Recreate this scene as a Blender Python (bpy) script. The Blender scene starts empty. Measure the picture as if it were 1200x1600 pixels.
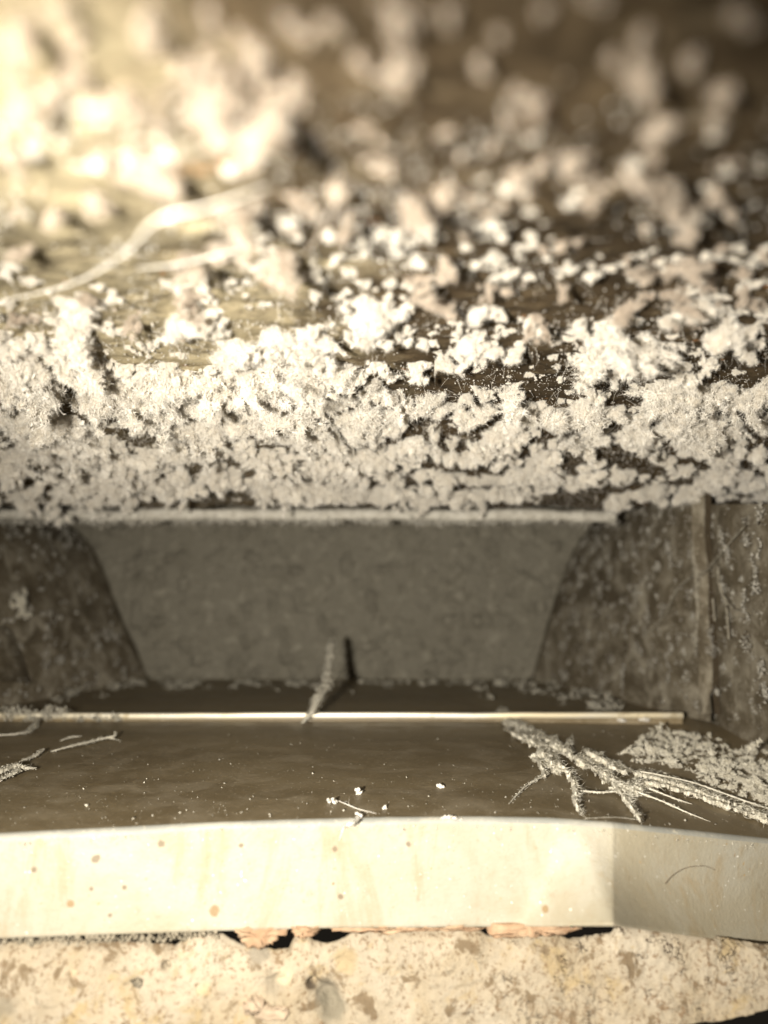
import bpy, math
import numpy as np
from mathutils import Vector

# ------------------------------------------------------------------ camera
sc = bpy.context.scene
F = 1155.0                                  # focal length in photo pixels (1200 x 1600)
PITCH = math.atan(130 / F)
cam_d = bpy.data.cameras.new("camera")
cam = bpy.data.objects.new("camera", cam_d)
sc.collection.objects.link(cam)
cam.rotation_euler = (math.pi / 2 + PITCH, 0, 0)
cam_d.sensor_fit = 'VERTICAL'
cam_d.sensor_height = 36.0
cam_d.lens = F / 1600 * 36.0
cam_d.clip_start = 0.002
cam_d.clip_end = 20
cam_d.dof.use_dof = True
cam_d.dof.focus_distance = 0.177
cam_d.dof.aperture_fstop = 9.0
sc.camera = cam

# ------------------------------------------------------------------ world, light, exposure
w = bpy.data.worlds.new("World")
sc.world = w
w.use_nodes = True
w.node_tree.nodes["Background"].inputs[0].default_value = (1.0, 0.85, 0.65, 1)
w.node_tree.nodes["Background"].inputs[1].default_value = 0.012
sc.view_settings.view_transform = 'Standard'
sc.view_settings.look = 'None'
sc.view_settings.exposure = 0
sc.view_settings.gamma = 1
sc.cycles.max_bounces = 14
sc.cycles.diffuse_bounces = 12
sc.cycles.transmission_bounces = 12


def lamp(name, loc, aim, power, color, size, blend, radius):
    d = bpy.data.lights.new(name, 'SPOT')
    d.energy = power
    d.color = color
    d.spot_size = math.radians(size)
    d.spot_blend = blend
    d.shadow_soft_size = radius
    o = bpy.data.objects.new(name, d)
    sc.collection.objects.link(o)
    o.location = loc
    o.rotation_euler = (Vector(aim) - Vector(loc)).to_track_quat('-Z', 'Y').to_euler()
    return o


# the phone's torch, beside the lens
lamp("torch", (-0.036, -0.014, -0.003), (0.026, 0.30, -0.038), 5.1, (1.0, 0.935, 0.825), 102, 1.0, 0.0036)

# ------------------------------------------------------------------ helpers
CP, SP = math.cos(PITCH), math.sin(PITCH)


def ray(px, py):
    px, py = np.broadcast_arrays(np.asarray(px, float), np.asarray(py, float))
    u = (px - 600) / F
    v = -(py - 800) / F
    return np.stack([u, CP - v * SP, SP + v * CP], -1)


def at_y(px, py, Y):
    r = ray(px, py)
    return r * (np.asarray(Y, float) / r[..., 1])[..., None]


def at_z(px, py, Z):
    r = ray(px, py)
    return r * (np.asarray(Z, float) / r[..., 2])[..., None]


def _hash(ix, iy, iz, seed):
    h = (ix * 374761393 + iy * 668265263 + iz * 2147483647 + seed * 974711) & 0xFFFFFFFF
    h = ((h ^ (h >> 13)) * 1274126177) & 0xFFFFFFFF
    h = ((h ^ (h >> 16)) * 2246822519) & 0xFFFFFFFF
    return ((h ^ (h >> 15)) & 0xFFFF) / 65535.0


def vnoise(p, seed=0):
    p = np.asarray(p, float)
    i = np.floor(p).astype(np.int64)
    f = p - i
    f = f * f * (3 - 2 * f)
    out = 0
    for dx in (0, 1):
        wx = f[..., 0] if dx else 1 - f[..., 0]
        for dy in (0, 1):
            wy = f[..., 1] if dy else 1 - f[..., 1]
            for dz in (0, 1):
                wz = f[..., 2] if dz else 1 - f[..., 2]
                out = out + wx * wy * wz * _hash(i[..., 0] + dx, i[..., 1] + dy, i[..., 2] + dz, seed)
    return out * 2 - 1


def fbm(p, scale, octs=4, seed=0, gain=0.5):
    p = np.asarray(p, float) * scale
    a, s, t = 1.0, 0, 0
    for k in range(octs):
        s = s + a * vnoise(p * (2.03 ** k), seed + k * 17)
        t += a
        a *= gain
    return s / t


def itp(x, pts):
    return np.interp(x, [p[0] for p in pts], [p[1] for p in pts])


def props(o, label=None, cat=None, group=None, kind=None):
    for k, v in (("label", label), ("category", cat), ("group", group), ("kind", kind)):
        if v:
            o[k] = v
    return o


def mesh_data(name, verts, tris=None, quads=None, smooth=False):
    me = bpy.data.meshes.new(name)
    verts = np.ascontiguousarray(verts, np.float32).reshape(-1, 3)
    nt = 0 if tris is None else len(tris)
    nq = 0 if quads is None else len(quads)
    loops = np.concatenate([np.asarray(a, np.int32).ravel() for a in (tris, quads) if a is not None and len(a)])
    me.vertices.add(len(verts))
    me.vertices.foreach_set("co", verts.ravel())
    me.loops.add(len(loops))
    me.loops.foreach_set("vertex_index", loops.astype(np.int32))
    me.polygons.add(nt + nq)
    starts = np.concatenate([np.arange(nt) * 3, nt * 3 + np.arange(nq) * 4]).astype(np.int32)
    me.polygons.foreach_set("loop_start", starts)
    me.update(calc_edges=True)
    if smooth:
        me.polygons.foreach_set("use_smooth", np.ones(nt + nq, bool))
    me.validate()
    return me


def link(name, me, m, parent=None):
    o = bpy.data.objects.new(name, me)
    sc.collection.objects.link(o)
    if m and not me.materials:
        me.materials.append(m)
    if parent:
        o.parent = parent
    return o


def grid_faces(nr, nc):
    i = np.arange(nr - 1)[:, None] * nc + np.arange(nc - 1)[None, :]
    i = i.ravel()
    return np.stack([i, i + 1, i + nc + 1, i + nc], 1)


def grid_obj(name, pts, m, parent=None, smooth=True):
    nr, nc = pts.shape[:2]
    return link(name, mesh_data(name, pts.reshape(-1, 3), quads=grid_faces(nr, nc), smooth=smooth), m, parent)


def empty(name, loc=(0, 0, 0)):
    o = bpy.data.objects.new(name, None)
    o.empty_display_size = 0.01
    sc.collection.objects.link(o)
    o.location = loc
    return o


class Soup:
    """collects triangles of tiny pieces that make up one lump of dust"""

    def __init__(self):
        self.v, self.t, self.n = [], [], 0

    def add(self, v, t):
        self.v.append(np.asarray(v, float))
        self.t.append(np.asarray(t, int) + self.n)
        self.n += len(v)

    def arrays(self):
        return np.concatenate(self.v), np.concatenate(self.t)

    def mesh(self, name, smooth=False):
        v, t = self.arrays()
        return mesh_data(name, v, tris=t, smooth=smooth)


TET = np.array([[1, 1, 1], [1, -1, -1], [-1, 1, -1], [-1, -1, 1]], float) / 1.732
TETF = np.array([[0, 1, 2], [0, 3, 1], [0, 2, 3], [1, 3, 2]])


def tets(soup, pts, size, rng, jitter=0.9):
    n = len(pts)
    if n == 0:
        return
    size = np.broadcast_to(np.asarray(size, float), (n,))
    v = TET[None] + rng.normal(0, jitter, (n, 4, 3))
    v = pts[:, None, :] + v * size[:, None, None]
    t = TETF[None] + (np.arange(n) * 4)[:, None, None]
    soup.add(v.reshape(-1, 3), t.reshape(-1, 3))


def fibres(soup, pts, length, width, rng, dirs=None):
    """short thin curved hairs, each a three-sided spike in two segments"""
    n = len(pts)
    if n == 0:
        return
    d = rng.normal(0, 1, (n, 3)) if dirs is None else dirs + rng.normal(0, 0.5, (n, 3))
    d /= np.linalg.norm(d, axis=1, keepdims=True)
    L = length * rng.uniform(0.4, 1.5, n)
    bend = rng.normal(0, 0.45, (n, 3))
    mid = pts + d * (L * 0.5)[:, None]
    end = mid + (d + bend) * (L * 0.5)[:, None]
    a = np.cross(d, rng.normal(0, 1, (n, 3)))
    a /= np.linalg.norm(a, axis=1, keepdims=True) + 1e-9
    b = np.cross(d, a)
    ring = []
    for base, wd in ((pts, width), (mid, width * 0.8)):
        for k in range(3):
            an = 2 * math.pi * k / 3
            ring.append(base + (a * math.cos(an) + b * math.sin(an)) * wd)
    v = np.stack(ring + [end], 1)
    f = []
    for k in range(3):
        k2 = (k + 1) % 3
        f += [[k, k2, 3 + k2], [k, 3 + k2, 3 + k], [3 + k, 3 + k2, 6]]
    f = np.array(f)
    soup.add(v.reshape(-1, 3), (f[None] + (np.arange(n) * 7)[:, None, None]).reshape(-1, 3))


def ico(sub):
    import bmesh
    bm = bmesh.new()
    bmesh.ops.create_icosphere(bm, subdivisions=sub, radius=1)
    v = np.array([x.co[:] for x in bm.verts])
    f = np.array([[q.index for q in x.verts] for x in bm.faces])
    bm.free()
    return v, f


ICO1, ICO2, ICO3 = ico(1), ico(2), ico(3)


def blobs(soup, pts, rad, rng, icos=ICO1, rough=0.28):
    V, Fc = icos
    n, k = len(pts), len(V)
    if n == 0:
        return
    rad = np.broadcast_to(np.asarray(rad, float), (n,))
    r = 1 + rng.normal(0, rough, (n, k, 1))
    v = pts[:, None, :] + V[None] * r * rad[:, None, None]
    soup.add(v.reshape(-1, 3), (Fc[None] + (np.arange(n) * k)[:, None, None]).reshape(-1, 3))


def branch_points(rng, n, R, squash=(1, 1, 1), start=6):
    p = rng.normal(0, 0.46, (start, 3)) * R
    s = R * 0.44
    levels = [p]
    while len(p) < n:
        q = p[rng.integers(0, len(p), len(p))] + rng.normal(0, 0.62, (len(p), 3)) * s
        p = np.concatenate([p, q])
        levels.append(p)
        s *= 0.69
    return [l * np.array(squash) for l in levels]


def blades(soup, pts, length, width, rng, dirs=None, wander=0.8):
    """very fine lint hairs, two narrow faces each, bent in the middle"""
    n = len(pts)
    d = rng.normal(0, wander, (n, 3))
    if dirs is not None:
        d = d + dirs
    d /= np.linalg.norm(d, axis=1, keepdims=True) + 1e-9
    L = (length * rng.uniform(0.4, 1.6, n))[:, None]
    a = np.cross(d, rng.normal(0, 1, (n, 3)))
    a /= np.linalg.norm(a, axis=1, keepdims=True) + 1e-9
    mid = pts + d * L * 0.5 + rng.normal(0, 0.12, (n, 3)) * L
    end = mid + (d + rng.normal(0, 0.6, (n, 3))) * L * 0.5
    wd = (width * rng.uniform(0.6, 1.3, n))[:, None]
    v = np.stack([pts, mid + a * wd, mid - a * wd, end], 1)
    f = np.array([[0, 1, 2], [1, 3, 2]])
    soup.add(v.reshape(-1, 3), (f[None] + (np.arange(n) * 4)[:, None, None]).reshape(-1, 3))


def clump_arrays(rng, R, n, squash, tet=0.045, fib=40, core=24, icos=ICO1, start=7, hair=1.0, blade=(0.16, 0.011), bow=1.0):
    """one lump of lint: branching grains buried in a felt of fine hairs"""
    s = Soup()
    lv = branch_points(rng, max(n, 200), R * 0.8, squash, start)
    bend = rng.normal(0, 0.11, 3) * R
    c = lv[-1][:core]
    blobs(s, c, R * rng.uniform(0.05, 0.115, len(c)), rng, icos, 0.3)
    p = lv[-1]
    q = p[rng.integers(0, len(p), n // 7)]
    tets(s, q + rng.normal(0, R * 0.02, q.shape), R * tet * rng.uniform(0.3, 1.3, len(q)) ** 1.3, rng)
    m = int(n * hair)
    q = p[rng.integers(0, len(p), m)] + rng.normal(0, R * 0.03, (m, 3))
    blades(s, q, R * blade[0], R * blade[1], rng, dirs=q / R * 0.15)
    k = rng.integers(0, len(p), fib)
    fibres(s, p[k], R * 0.40, R * 0.0058, rng, dirs=p[k] / R * 0.5)
    v, t = s.arrays()
    v = v + (np.clip(v[:, :1] / R, -2, 2) ** 2) * bend * bow
    return v, t


def smooth_path(pts, n):
    pts = np.asarray(pts, float)
    P = np.concatenate([[2 * pts[0] - pts[1]], pts, [2 * pts[-1] - pts[-2]]])
    m = len(pts) - 1
    t = np.linspace(0, m - 1e-6, n)
    i = t.astype(int)
    f = (t - i)[:, None]
    p0, p1, p2, p3 = P[i], P[i + 1], P[i + 2], P[i + 3]
    return 0.5 * (2 * p1 + (p2 - p0) * f + (2 * p0 - 5 * p1 + 4 * p2 - p3) * f ** 2 + (3 * p1 - p0 - 3 * p2 + p3) * f ** 3)


def tube(soup, path, radii, rng, sides=7, rough=0.25, flat=1.0):
    n = len(path)
    d = np.gradient(path, axis=0)
    d /= np.linalg.norm(d, axis=1, keepdims=True) + 1e-12
    up = np.array([0.0, 0.3, 1.0])
    a = np.cross(d, up)
    a /= np.linalg.norm(a, axis=1, keepdims=True) + 1e-9
    b = np.cross(a, d)
    th = np.arange(sides) * 2 * math.pi / sides
    rr = np.asarray(radii)[:, None] * (1 + rng.normal(0, rough, (n, sides)))
    v = path[:, None] + a[:, None] * (np.cos(th) * rr)[..., None] + b[:, None] * (np.sin(th) * rr * flat)[..., None]
    i = np.arange(n - 1)[:, None] * sides
    j = np.arange(sides)[None]
    j2 = (j + 1) % sides
    q = np.stack([i + j, i + j2, i + sides + j2, i + sides + j], -1).reshape(-1, 4)
    t = np.concatenate([q[:, [0, 1, 2]], q[:, [0, 2, 3]]])
    soup.add(v.reshape(-1, 3), t)


def fuzzy(soup, pts, rad, rng, n=60, dens=1.0, grain=0.00016, fib=0.4, flat=1.0, rough=0.3, fibl=0.0011):
    """a dusty cobweb strand: lumpy core, grains and short hairs"""
    path = smooth_path(pts, n)
    r = np.interp(np.linspace(0, 1, n), np.linspace(0, 1, len(rad)), rad)
    L = np.linalg.norm(np.diff(path, axis=0), axis=1).sum()
    lump_ = 1 + 0.35 * fbm(path, 500, 3, int(rng.integers(0, 999)))
    r = r * lump_
    tube(soup, path, r * 0.85, rng, sides=9, rough=rough * 0.7, flat=flat)
    m = int(dens * 9 * L * r.mean() / grain ** 2 * 0.12) + 12
    k = rng.choice(n, m, p=r / r.sum())
    off = rng.normal(0, 1, (m, 3))
    off /= np.linalg.norm(off, axis=1, keepdims=True)
    off[:, 2] *= flat
    q = path[k] + off * (r[k] * rng.uniform(0.6, 1.25, m))[:, None] + rng.normal(0, min(L / n * 0.5, 0.0004), (m, 3)) * np.array([1, 1, 0.2])
    tets(soup, q, np.minimum(grain, r[k] * 0.45 + 0.00002) * rng.uniform(0.4, 1.2, m), rng)
    mf = int(m * fib * 0.2)
    if mf:
        fibres(soup, q[:mf], fibl, 0.00003, rng)


# ------------------------------------------------------------------ materials
class NT:
    def __init__(self, name):
        self.m = bpy.data.materials.new(name)
        self.m.use_nodes = True
        self.t = self.m.node_tree
        self.b = self.t.nodes["Principled BSDF"]
        self.co = self.t.nodes.new("ShaderNodeTexCoord").outputs["Object"]

    def n(self, typ, **kw):
        nd = self.t.nodes.new(typ)
        for k, v in kw.items():
            setattr(nd, k, v)
        return nd

    def l(self, a, b):
        self.t.links.new(a, b)

    def noise(self, scale, detail=6, rough=0.6, dist=0.0, stretch=None, off=(0, 0, 0), rot=(0, 0, 0)):
        mp = self.n("ShaderNodeMapping")
        mp.inputs["Location"].default_value = off
        mp.inputs["Rotation"].default_value = rot
        mp.inputs["Scale"].default_value = stretch or (1, 1, 1)
        self.l(self.co, mp.inputs[0])
        nd = self.n("ShaderNodeTexNoise")
        nd.inputs["Scale"].default_value = scale
        nd.inputs["Detail"].default_value = detail
        nd.inputs["Roughness"].default_value = rough
        nd.inputs["Distortion"].default_value = dist
        self.l(mp.outputs[0], nd.inputs["Vector"])
        return nd.outputs["Fac"]

    def vor(self, scale, feature='DISTANCE_TO_EDGE', dist=None):
        nd = self.n("ShaderNodeTexVoronoi", feature=feature)
        nd.inputs["Scale"].default_value = scale
        src = self.co
        if dist:
            no = self.n("ShaderNodeTexNoise")
            no.inputs["Scale"].default_value = dist[0]
            self.l(self.co, no.inputs["Vector"])
            ad = self.n("ShaderNodeVectorMath", operation='MULTIPLY_ADD')
            self.l(no.outputs["Color"], ad.inputs[0])
            ad.inputs[1].default_value = (dist[1],) * 3
            self.l(self.co, ad.inputs[2])
            src = ad.outputs[0]
        self.l(src, nd.inputs["Vector"])
        return nd.outputs["Distance"]

    def ramp(self, fac, a, b, va=0.0, vb=1.0):
        nd = self.n("ShaderNodeMapRange", interpolation_type='SMOOTHSTEP')
        for k, v in enumerate((a, b, va, vb)):
            nd.inputs[k + 1].default_value = v
        self.l(fac, nd.inputs[0])
        return nd.outputs[0]

    def mix(self, fac, a, b):
        nd = self.n("ShaderNodeMix", data_type='RGBA')
        for sock, v in ((nd.inputs[0], fac), (nd.inputs[6], a), (nd.inputs[7], b)):
            if isinstance(v, tuple):
                sock.default_value = v + (1,) if len(v) == 3 else v
            elif isinstance(v, (int, float)):
                sock.default_value = v
            else:
                self.l(v, sock)
        return nd.outputs[2]

    def math(self, op, a, b=0.0):
        nd = self.n("ShaderNodeMath", operation=op)
        for sock, v in ((nd.inputs[0], a), (nd.inputs[1], b)):
            if isinstance(v, (int, float)):
                sock.default_value = v
            else:
                self.l(v, sock)
        return nd.outputs[0]

    def spot(self, centre, radius, soft=0.25, wob=None):
        """mask of a stain of its own shape round a point of the surface"""
        nd = self.n("ShaderNodeVectorMath", operation='DISTANCE')
        self.l(self.co, nd.inputs[0])
        nd.inputs[1].default_value = tuple(float(c) for c in centre)
        d = nd.outputs["Value"]
        if wob is not None:
            d = self.math('ADD', d, self.math('MULTIPLY', self.math('SUBTRACT', wob, 0.5), radius * 1.2))
        return self.ramp(d, radius * (1 - soft), radius * (1 + soft), 1.0, 0.0)

    def bump(self, h, strength, dist):
        nd = self.n("ShaderNodeBump")
        nd.inputs["Strength"].default_value = strength
        nd.inputs["Distance"].default_value = dist
        self.l(h, nd.inputs["Height"])
        self.l(nd.outputs[0], self.b.inputs["Normal"])

    def out(self, col, rough=0.9, spec=0.1, metal=0.0):
        for sock, v in ((self.b.inputs["Base Color"], col), (self.b.inputs["Roughness"], rough),
                        (self.b.inputs["Metallic"], metal), (self.b.inputs["Specular IOR Level"], spec)):
            if isinstance(v, tuple):
                sock.default_value = v + (1,)
            elif isinstance(v, (int, float)):
                sock.default_value = v
            else:
                self.l(v, sock)
        return self.m


def dust_mat(name, light, dark, scale=500, thru=0.0):
    t = NT(name)
    c = t.mix(t.ramp(t.noise(scale, 5, 0.65), 0.35, 0.65), dark, light)
    t.out(c, 1.0, 0.0)
    if thru:
        tr = t.n("ShaderNodeBsdfTranslucent")
        t.l(c, tr.inputs[0])
        mx = t.n("ShaderNodeMixShader")
        mx.inputs[0].default_value = thru
        t.l(t.b.outputs[0], mx.inputs[1])
        t.l(tr.outputs[0], mx.inputs[2])
        t.l(mx.outputs[0], t.t.nodes["Material Output"].inputs[0])
    return t.m


M_dust = dust_mat("pale_dust", (0.90, 0.87, 0.80), (0.81, 0.765, 0.68), thru=0.32)
M_web = dust_mat("cobweb_dust", (0.66, 0.625, 0.53), (0.52, 0.485, 0.395), 900, thru=0.25)
M_peach = dust_mat("peach_dust", (0.76, 0.68, 0.58), (0.64, 0.56, 0.465), thru=0.5)
M_mat = dust_mat("matted_web_dust", (0.82, 0.785, 0.68), (0.66, 0.62, 0.515), 700, thru=0.3)
M_faint = dust_mat("faint_dust", (0.30, 0.275, 0.22), (0.17, 0.15, 0.115), 700)
M_ledge = dust_mat("ledge_dust", (0.50, 0.475, 0.415), (0.39, 0.365, 0.31), 300)


def ceil_mat():
    t = NT("rusty_ceiling")
    a = t.noise(60, 6, 0.65, 0.4)
    b = t.noise(420, 6, 0.7, 0.3, stretch=(0.45, 1.0, 1.0), rot=(0, 0, 0.5))
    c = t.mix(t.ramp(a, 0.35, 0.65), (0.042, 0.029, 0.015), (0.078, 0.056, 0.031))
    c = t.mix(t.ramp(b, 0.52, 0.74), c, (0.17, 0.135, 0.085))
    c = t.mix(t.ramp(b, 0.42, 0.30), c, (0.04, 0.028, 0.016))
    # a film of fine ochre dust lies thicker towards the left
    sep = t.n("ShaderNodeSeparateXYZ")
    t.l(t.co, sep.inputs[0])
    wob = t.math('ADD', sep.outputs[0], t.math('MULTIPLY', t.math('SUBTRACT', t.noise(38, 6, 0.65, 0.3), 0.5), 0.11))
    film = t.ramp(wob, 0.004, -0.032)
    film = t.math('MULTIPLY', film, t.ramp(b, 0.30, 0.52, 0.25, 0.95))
    film = t.math('MULTIPLY', film, t.ramp(sep.outputs[1], 0.15, 0.20, 1.0, 0.15))  # film cut back in far rows: colour paints the gaps' deep shade
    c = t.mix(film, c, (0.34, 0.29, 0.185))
    c = t.mix(t.ramp(t.noise(150, 4, 0.6, off=(3, 1, 0)), 0.66, 0.74), c, (0.40, 0.19, 0.075))
    t.bump(b, 0.9, 0.0008)
    return t.out(c, 0.85, 0.15)


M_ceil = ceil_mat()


def metal_mat(name, base, base2, dust, amount, speck=0.62, rough=0.5, spec=0.4):
    t = NT(name)
    c = t.mix(t.ramp(t.noise(45, 5, 0.6, 0.5, stretch=(0.35, 1, 1)), 0.35, 0.65), base, base2)
    film = t.noise(95, 8, 0.66, 0.5)
    c = t.mix(t.math('MULTIPLY', t.ramp(film, 0.40, 0.72), amount), c, dust)
    fleck = t.ramp(t.noise(900, 3, 0.55, off=(7, 2, 1)), speck, speck + 0.07)
    c = t.mix(t.math('MULTIPLY', fleck, 0.7), c, dust)
    t.bump(t.noise(700, 5, 0.6), 0.35, 0.0003)
    r = t.ramp(film, 0.4, 0.75, rough, min(1.0, rough + 0.35))
    return t.out(c, r, spec)


M_shelf = metal_mat("brown_shelf", (0.14, 0.106, 0.057), (0.185, 0.143, 0.08), (0.38, 0.33, 0.24), 0.30, 0.64, 0.45, 0.4)
M_side = metal_mat("dusty_side_sheet", (0.075, 0.06, 0.039), (0.11, 0.09, 0.06), (0.38, 0.345, 0.27), 0.68, 0.62, 0.6, 0.2)


def rear_mat():
    t = NT("grey_dusted_panel")
    a = t.noise(70, 6, 0.6)
    b = t.noise(480, 6, 0.7, 0.2)
    c = t.mix(t.ramp(a, 0.3, 0.7), (0.30, 0.275, 0.215), (0.32, 0.294, 0.233))
    c = t.mix(t.math('MULTIPLY', t.ramp(t.noise(165, 5, 0.6, 0.6), 0.54, 0.66), 0.5), c, (0.52, 0.48, 0.385))  # pale blotches: highlights of the small lumps, painted into the colour
    c = t.mix(t.math('MULTIPLY', t.ramp(t.noise(190, 5, 0.6, 0.6, off=(3, 3, 3)), 0.56, 0.68), 0.5), c, (0.15, 0.133, 0.10))  # dark blotches: shade between the lumps, painted into the colour
    t.bump(b, 1.0, 0.004)
    return t.out(c, 0.95, 0.08)


M_rear = rear_mat()


def rail_mat():
    t = NT("bright_brass_edge")
    c = t.mix(t.ramp(t.noise(220, 5, 0.6, stretch=(0.2, 1, 1)), 0.4, 0.65), (0.80, 0.705, 0.50), (0.78, 0.73, 0.61))
    c = t.mix(t.ramp(t.noise(140, 6, 0.7, off=(3, 0, 0)), 0.56, 0.68), c, (0.52, 0.44, 0.29))
    return t.out(c, 0.5, 0.5, 0.55)


M_rail = rail_mat()
M_hem = metal_mat("grey_hem", (0.22, 0.222, 0.20), (0.27, 0.265, 0.235), (0.5, 0.46, 0.36), 0.4, 0.63, 0.4, 0.5)


def seam_mat():
    t = NT("dark_seam")
    return t.out(t.mix(t.noise(600), (0.03, 0.022, 0.014), (0.09, 0.07, 0.045)), 0.9, 0.1)


M_seam = seam_mat()


def hair_mat():
    t = NT("brown_hair")
    return t.out(t.mix(t.noise(900), (0.05, 0.032, 0.018), (0.1, 0.065, 0.035)), 0.5, 0.4)


M_hair = hair_mat()


def chip_mat():
    t = NT("terracotta_chip")
    c = t.mix(t.ramp(t.noise(260, 6, 0.65, 0.5), 0.35, 0.68), (0.29, 0.185, 0.112), (0.40, 0.285, 0.185))
    c = t.mix(t.ramp(t.noise(900, 5, 0.7), 0.6, 0.75), c, (0.25, 0.15, 0.10))
    t.bump(t.noise(900, 6, 0.7), 0.7, 0.0005)
    return t.out(c, 0.95, 0.1)


M_chip = chip_mat()


def stone_mat(name, a, b):
    t = NT(name)
    c = t.mix(t.ramp(t.noise(350, 6, 0.65), 0.35, 0.65), a, b)
    t.bump(t.noise(1200, 5, 0.7), 0.6, 0.0003)
    return t.out(c, 0.95, 0.1)


M_stone = stone_mat("pink_stone", (0.30, 0.23, 0.165), (0.36, 0.285, 0.205))
M_grey = stone_mat("grey_grit", (0.15, 0.13, 0.095), (0.27, 0.235, 0.175))

# ------------------------------------------------------------------ the front lip: one strip of folded sheet
Z0 = -0.0455
TOP = [(-400, 1332), (-100, 1321), (0, 1316), (150, 1308), (300, 1300), (450, 1294), (600, 1290), (750, 1289), (860, 1291), (960, 1298), (1080, 1310), (1200, 1322), (1400, 1345)]
BOT = [(-400, 1482), (-100, 1470), (0, 1466), (250, 1457), (500, 1450), (800, 1447), (960, 1446), (1080, 1462), (1200, 1478), (1400, 1506)]
REC = math.radians(21)


def lip_y(px, soft=0.010):
    px = np.asarray(px, float)
    y = at_z(np.minimum(px, 960), itp(np.minimum(px, 960), TOP), Z0)[..., 1]
    A = at_z(960.0, 1298.0, Z0)
    k = (np.maximum(px, 960) - 600) / F
    s = (k * A[1] - A[0]) / (math.cos(REC) - k * math.sin(REC))
    s = np.where(px > 960, s, 0)
    s = np.sqrt(s * s + 1e-12)
    return y + s * math.sin(REC) * (s / (s + soft * 0.25))


def lip(px, t):
    """point of the lip's face: px across, t 0 at the top bend and 1 at the lower edge"""
    px, t = np.broadcast_arrays(np.asarray(px, float), np.asarray(t, float))
    py = itp(px, TOP) * (1 - t) + itp(px, BOT) * t
    # the sheet is buckled where it folds back: a triangular facet flares out to the lower corner
    tc = np.clip(t, 0, 1)
    xl = 896 - 78 * tc
    xr = 898 + 62 * tc ** 0.75
    sp_ = lambda q_, w_: w_ * np.logaddexp(0, q_ / w_)
    wl, wr = 9 + 4 * (1 - tc), 4 + 9 * (1 - tc)
    rise = (sp_(px - xl, wl) - sp_(px - xr, wr)) * tc ** 0.7 * 2.0
    fall = np.exp(-(sp_(px - xr, wr) / (45 + 150 * tc)))
    y = lip_y(px, 0.003 + 0.03 * (1 - tc)) - 0.000056 * rise * fall + 0.000050 * 75 * (1 - np.exp(-sp_(px - xr, wr) / 75))
    p = at_y(px, py, y)
    p[..., 1] += 0.00018 * fbm(p, 60, 3, 5)
    return p


lip_spots = [(252, 1318, 11), (377, 1321, 7), (523, 1326, 8), (335, 1424, 15), (110, 1412, 11), (172, 1430, 6), (195, 1386, 7),
             (532, 1401, 8), (638, 1319, 7), (54, 1359, 8), (521, 1381, 4), (143, 1389, 6), (852, 1420, 11), (150, 1341, 12)]


def spot_pt(px, py):
    t = (py - itp(px, TOP)) / (itp(px, BOT) - itp(px, TOP))
    return lip(px, t)


def lip_mat():
    t = NT("cream_painted_lip")
    a = t.noise(28, 5, 0.6, 0.6)
    b = t.noise(520, 6, 0.7)
    c = t.mix(t.ramp(a, 0.35, 0.65), (0.29, 0.256, 0.183), (0.34, 0.318, 0.258))
    c = t.mix(t.math('MULTIPLY', t.ramp(b, 0.5, 0.75), 0.35), c, (0.25, 0.195, 0.12))
    c = t.mix(t.math('MULTIPLY', t.ramp(t.noise(90, 6, 0.7, 0.8, stretch=(1, 1, 0.3)), 0.52, 0.68), 0.6), c, (0.27, 0.205, 0.115))
    c = t.mix(t.math('MULTIPLY', t.ramp(t.noise(240, 6, 0.72, 0.4, off=(2, 7, 1)), 0.58, 0.70), 0.45), c, (0.22, 0.18, 0.12))
    c = t.mix(t.ramp(t.noise(700, 3, 0.6, off=(1, 4, 9)), 0.70, 0.75), c, (0.33, 0.23, 0.11))
    c = t.mix(t.ramp(t.noise(1300, 2, 0.5, off=(4, 4, 4)), 0.69, 0.74), c, (0.3, 0.23, 0.15))
    c = t.mix(t.ramp(t.noise(1500, 2, 0.5, off=(9, 1, 4)), 0.72, 0.76), c, (0.86, 0.83, 0.75))
    wob = t.noise(1100, 3, 0.6)
    for k, (px, py, d) in enumerate(lip_spots):
        q = spot_pt(px, py)
        r = d * 0.5 * q[1] / F
        c = t.mix(t.math('MULTIPLY', t.spot(q, r, 0.25, wob), 0.85), c, (0.22, 0.145, 0.07) if k in (3, 4, 10, 12) else (0.15, 0.115, 0.075))
    t.bump(t.math('ADD', b, t.math('MULTIPLY', t.noise(1600, 3, 0.6), 0.6)), 0.55, 0.00026)
    return t.out(c, 0.5, 0.25)


M_lip = lip_mat()

vent = empty("sheet_metal_vent", (0, 0.27, Z0))
props(vent, "brown sheet metal vent throat with a cream painted front lip and dusty grey back panel", "vent")
vent_inv = np.array([0, 0.27, Z0])


def vpart(name, pts, m, smooth=True):
    o = grid_obj(name, pts, m, vent, smooth)
    o.matrix_parent_inverse = vent.matrix_world.inverted()
    return o


bpy.context.view_layer.update()

cols = np.linspace(-400, 1400, 620)
rows = []
HR = 0.0013
face_t = np.linspace(0, 1, 34)
topc = lip(cols, 0.0)
for th in np.linspace(math.pi / 2, 0.12, 7):           # the rounded top bend
    q = topc.copy()
    q[:, 1] += HR * (1 - math.cos(th))
    q[:, 2] += HR * math.sin(th)
    rows.append(q)
for t in face_t:
    rows.append(lip(cols, t))
botc = rows[-1]
for dy, dz in ((0.0003, -0.0002), (0.0010, -0.0001), (0.006, 0.0004)):   # the lower edge turns in
    q = botc.copy()
    q[:, 1] += dy
    q[:, 2] += dz
    rows.append(q)
lip_pts = np.stack(rows)
edge = lip_pts[0]                                        # back end of the bend: where the shelf starts
vpart("front_lip", lip_pts[5:], M_lip)
vpart("rounded_hem", lip_pts[:6], M_hem)

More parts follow.
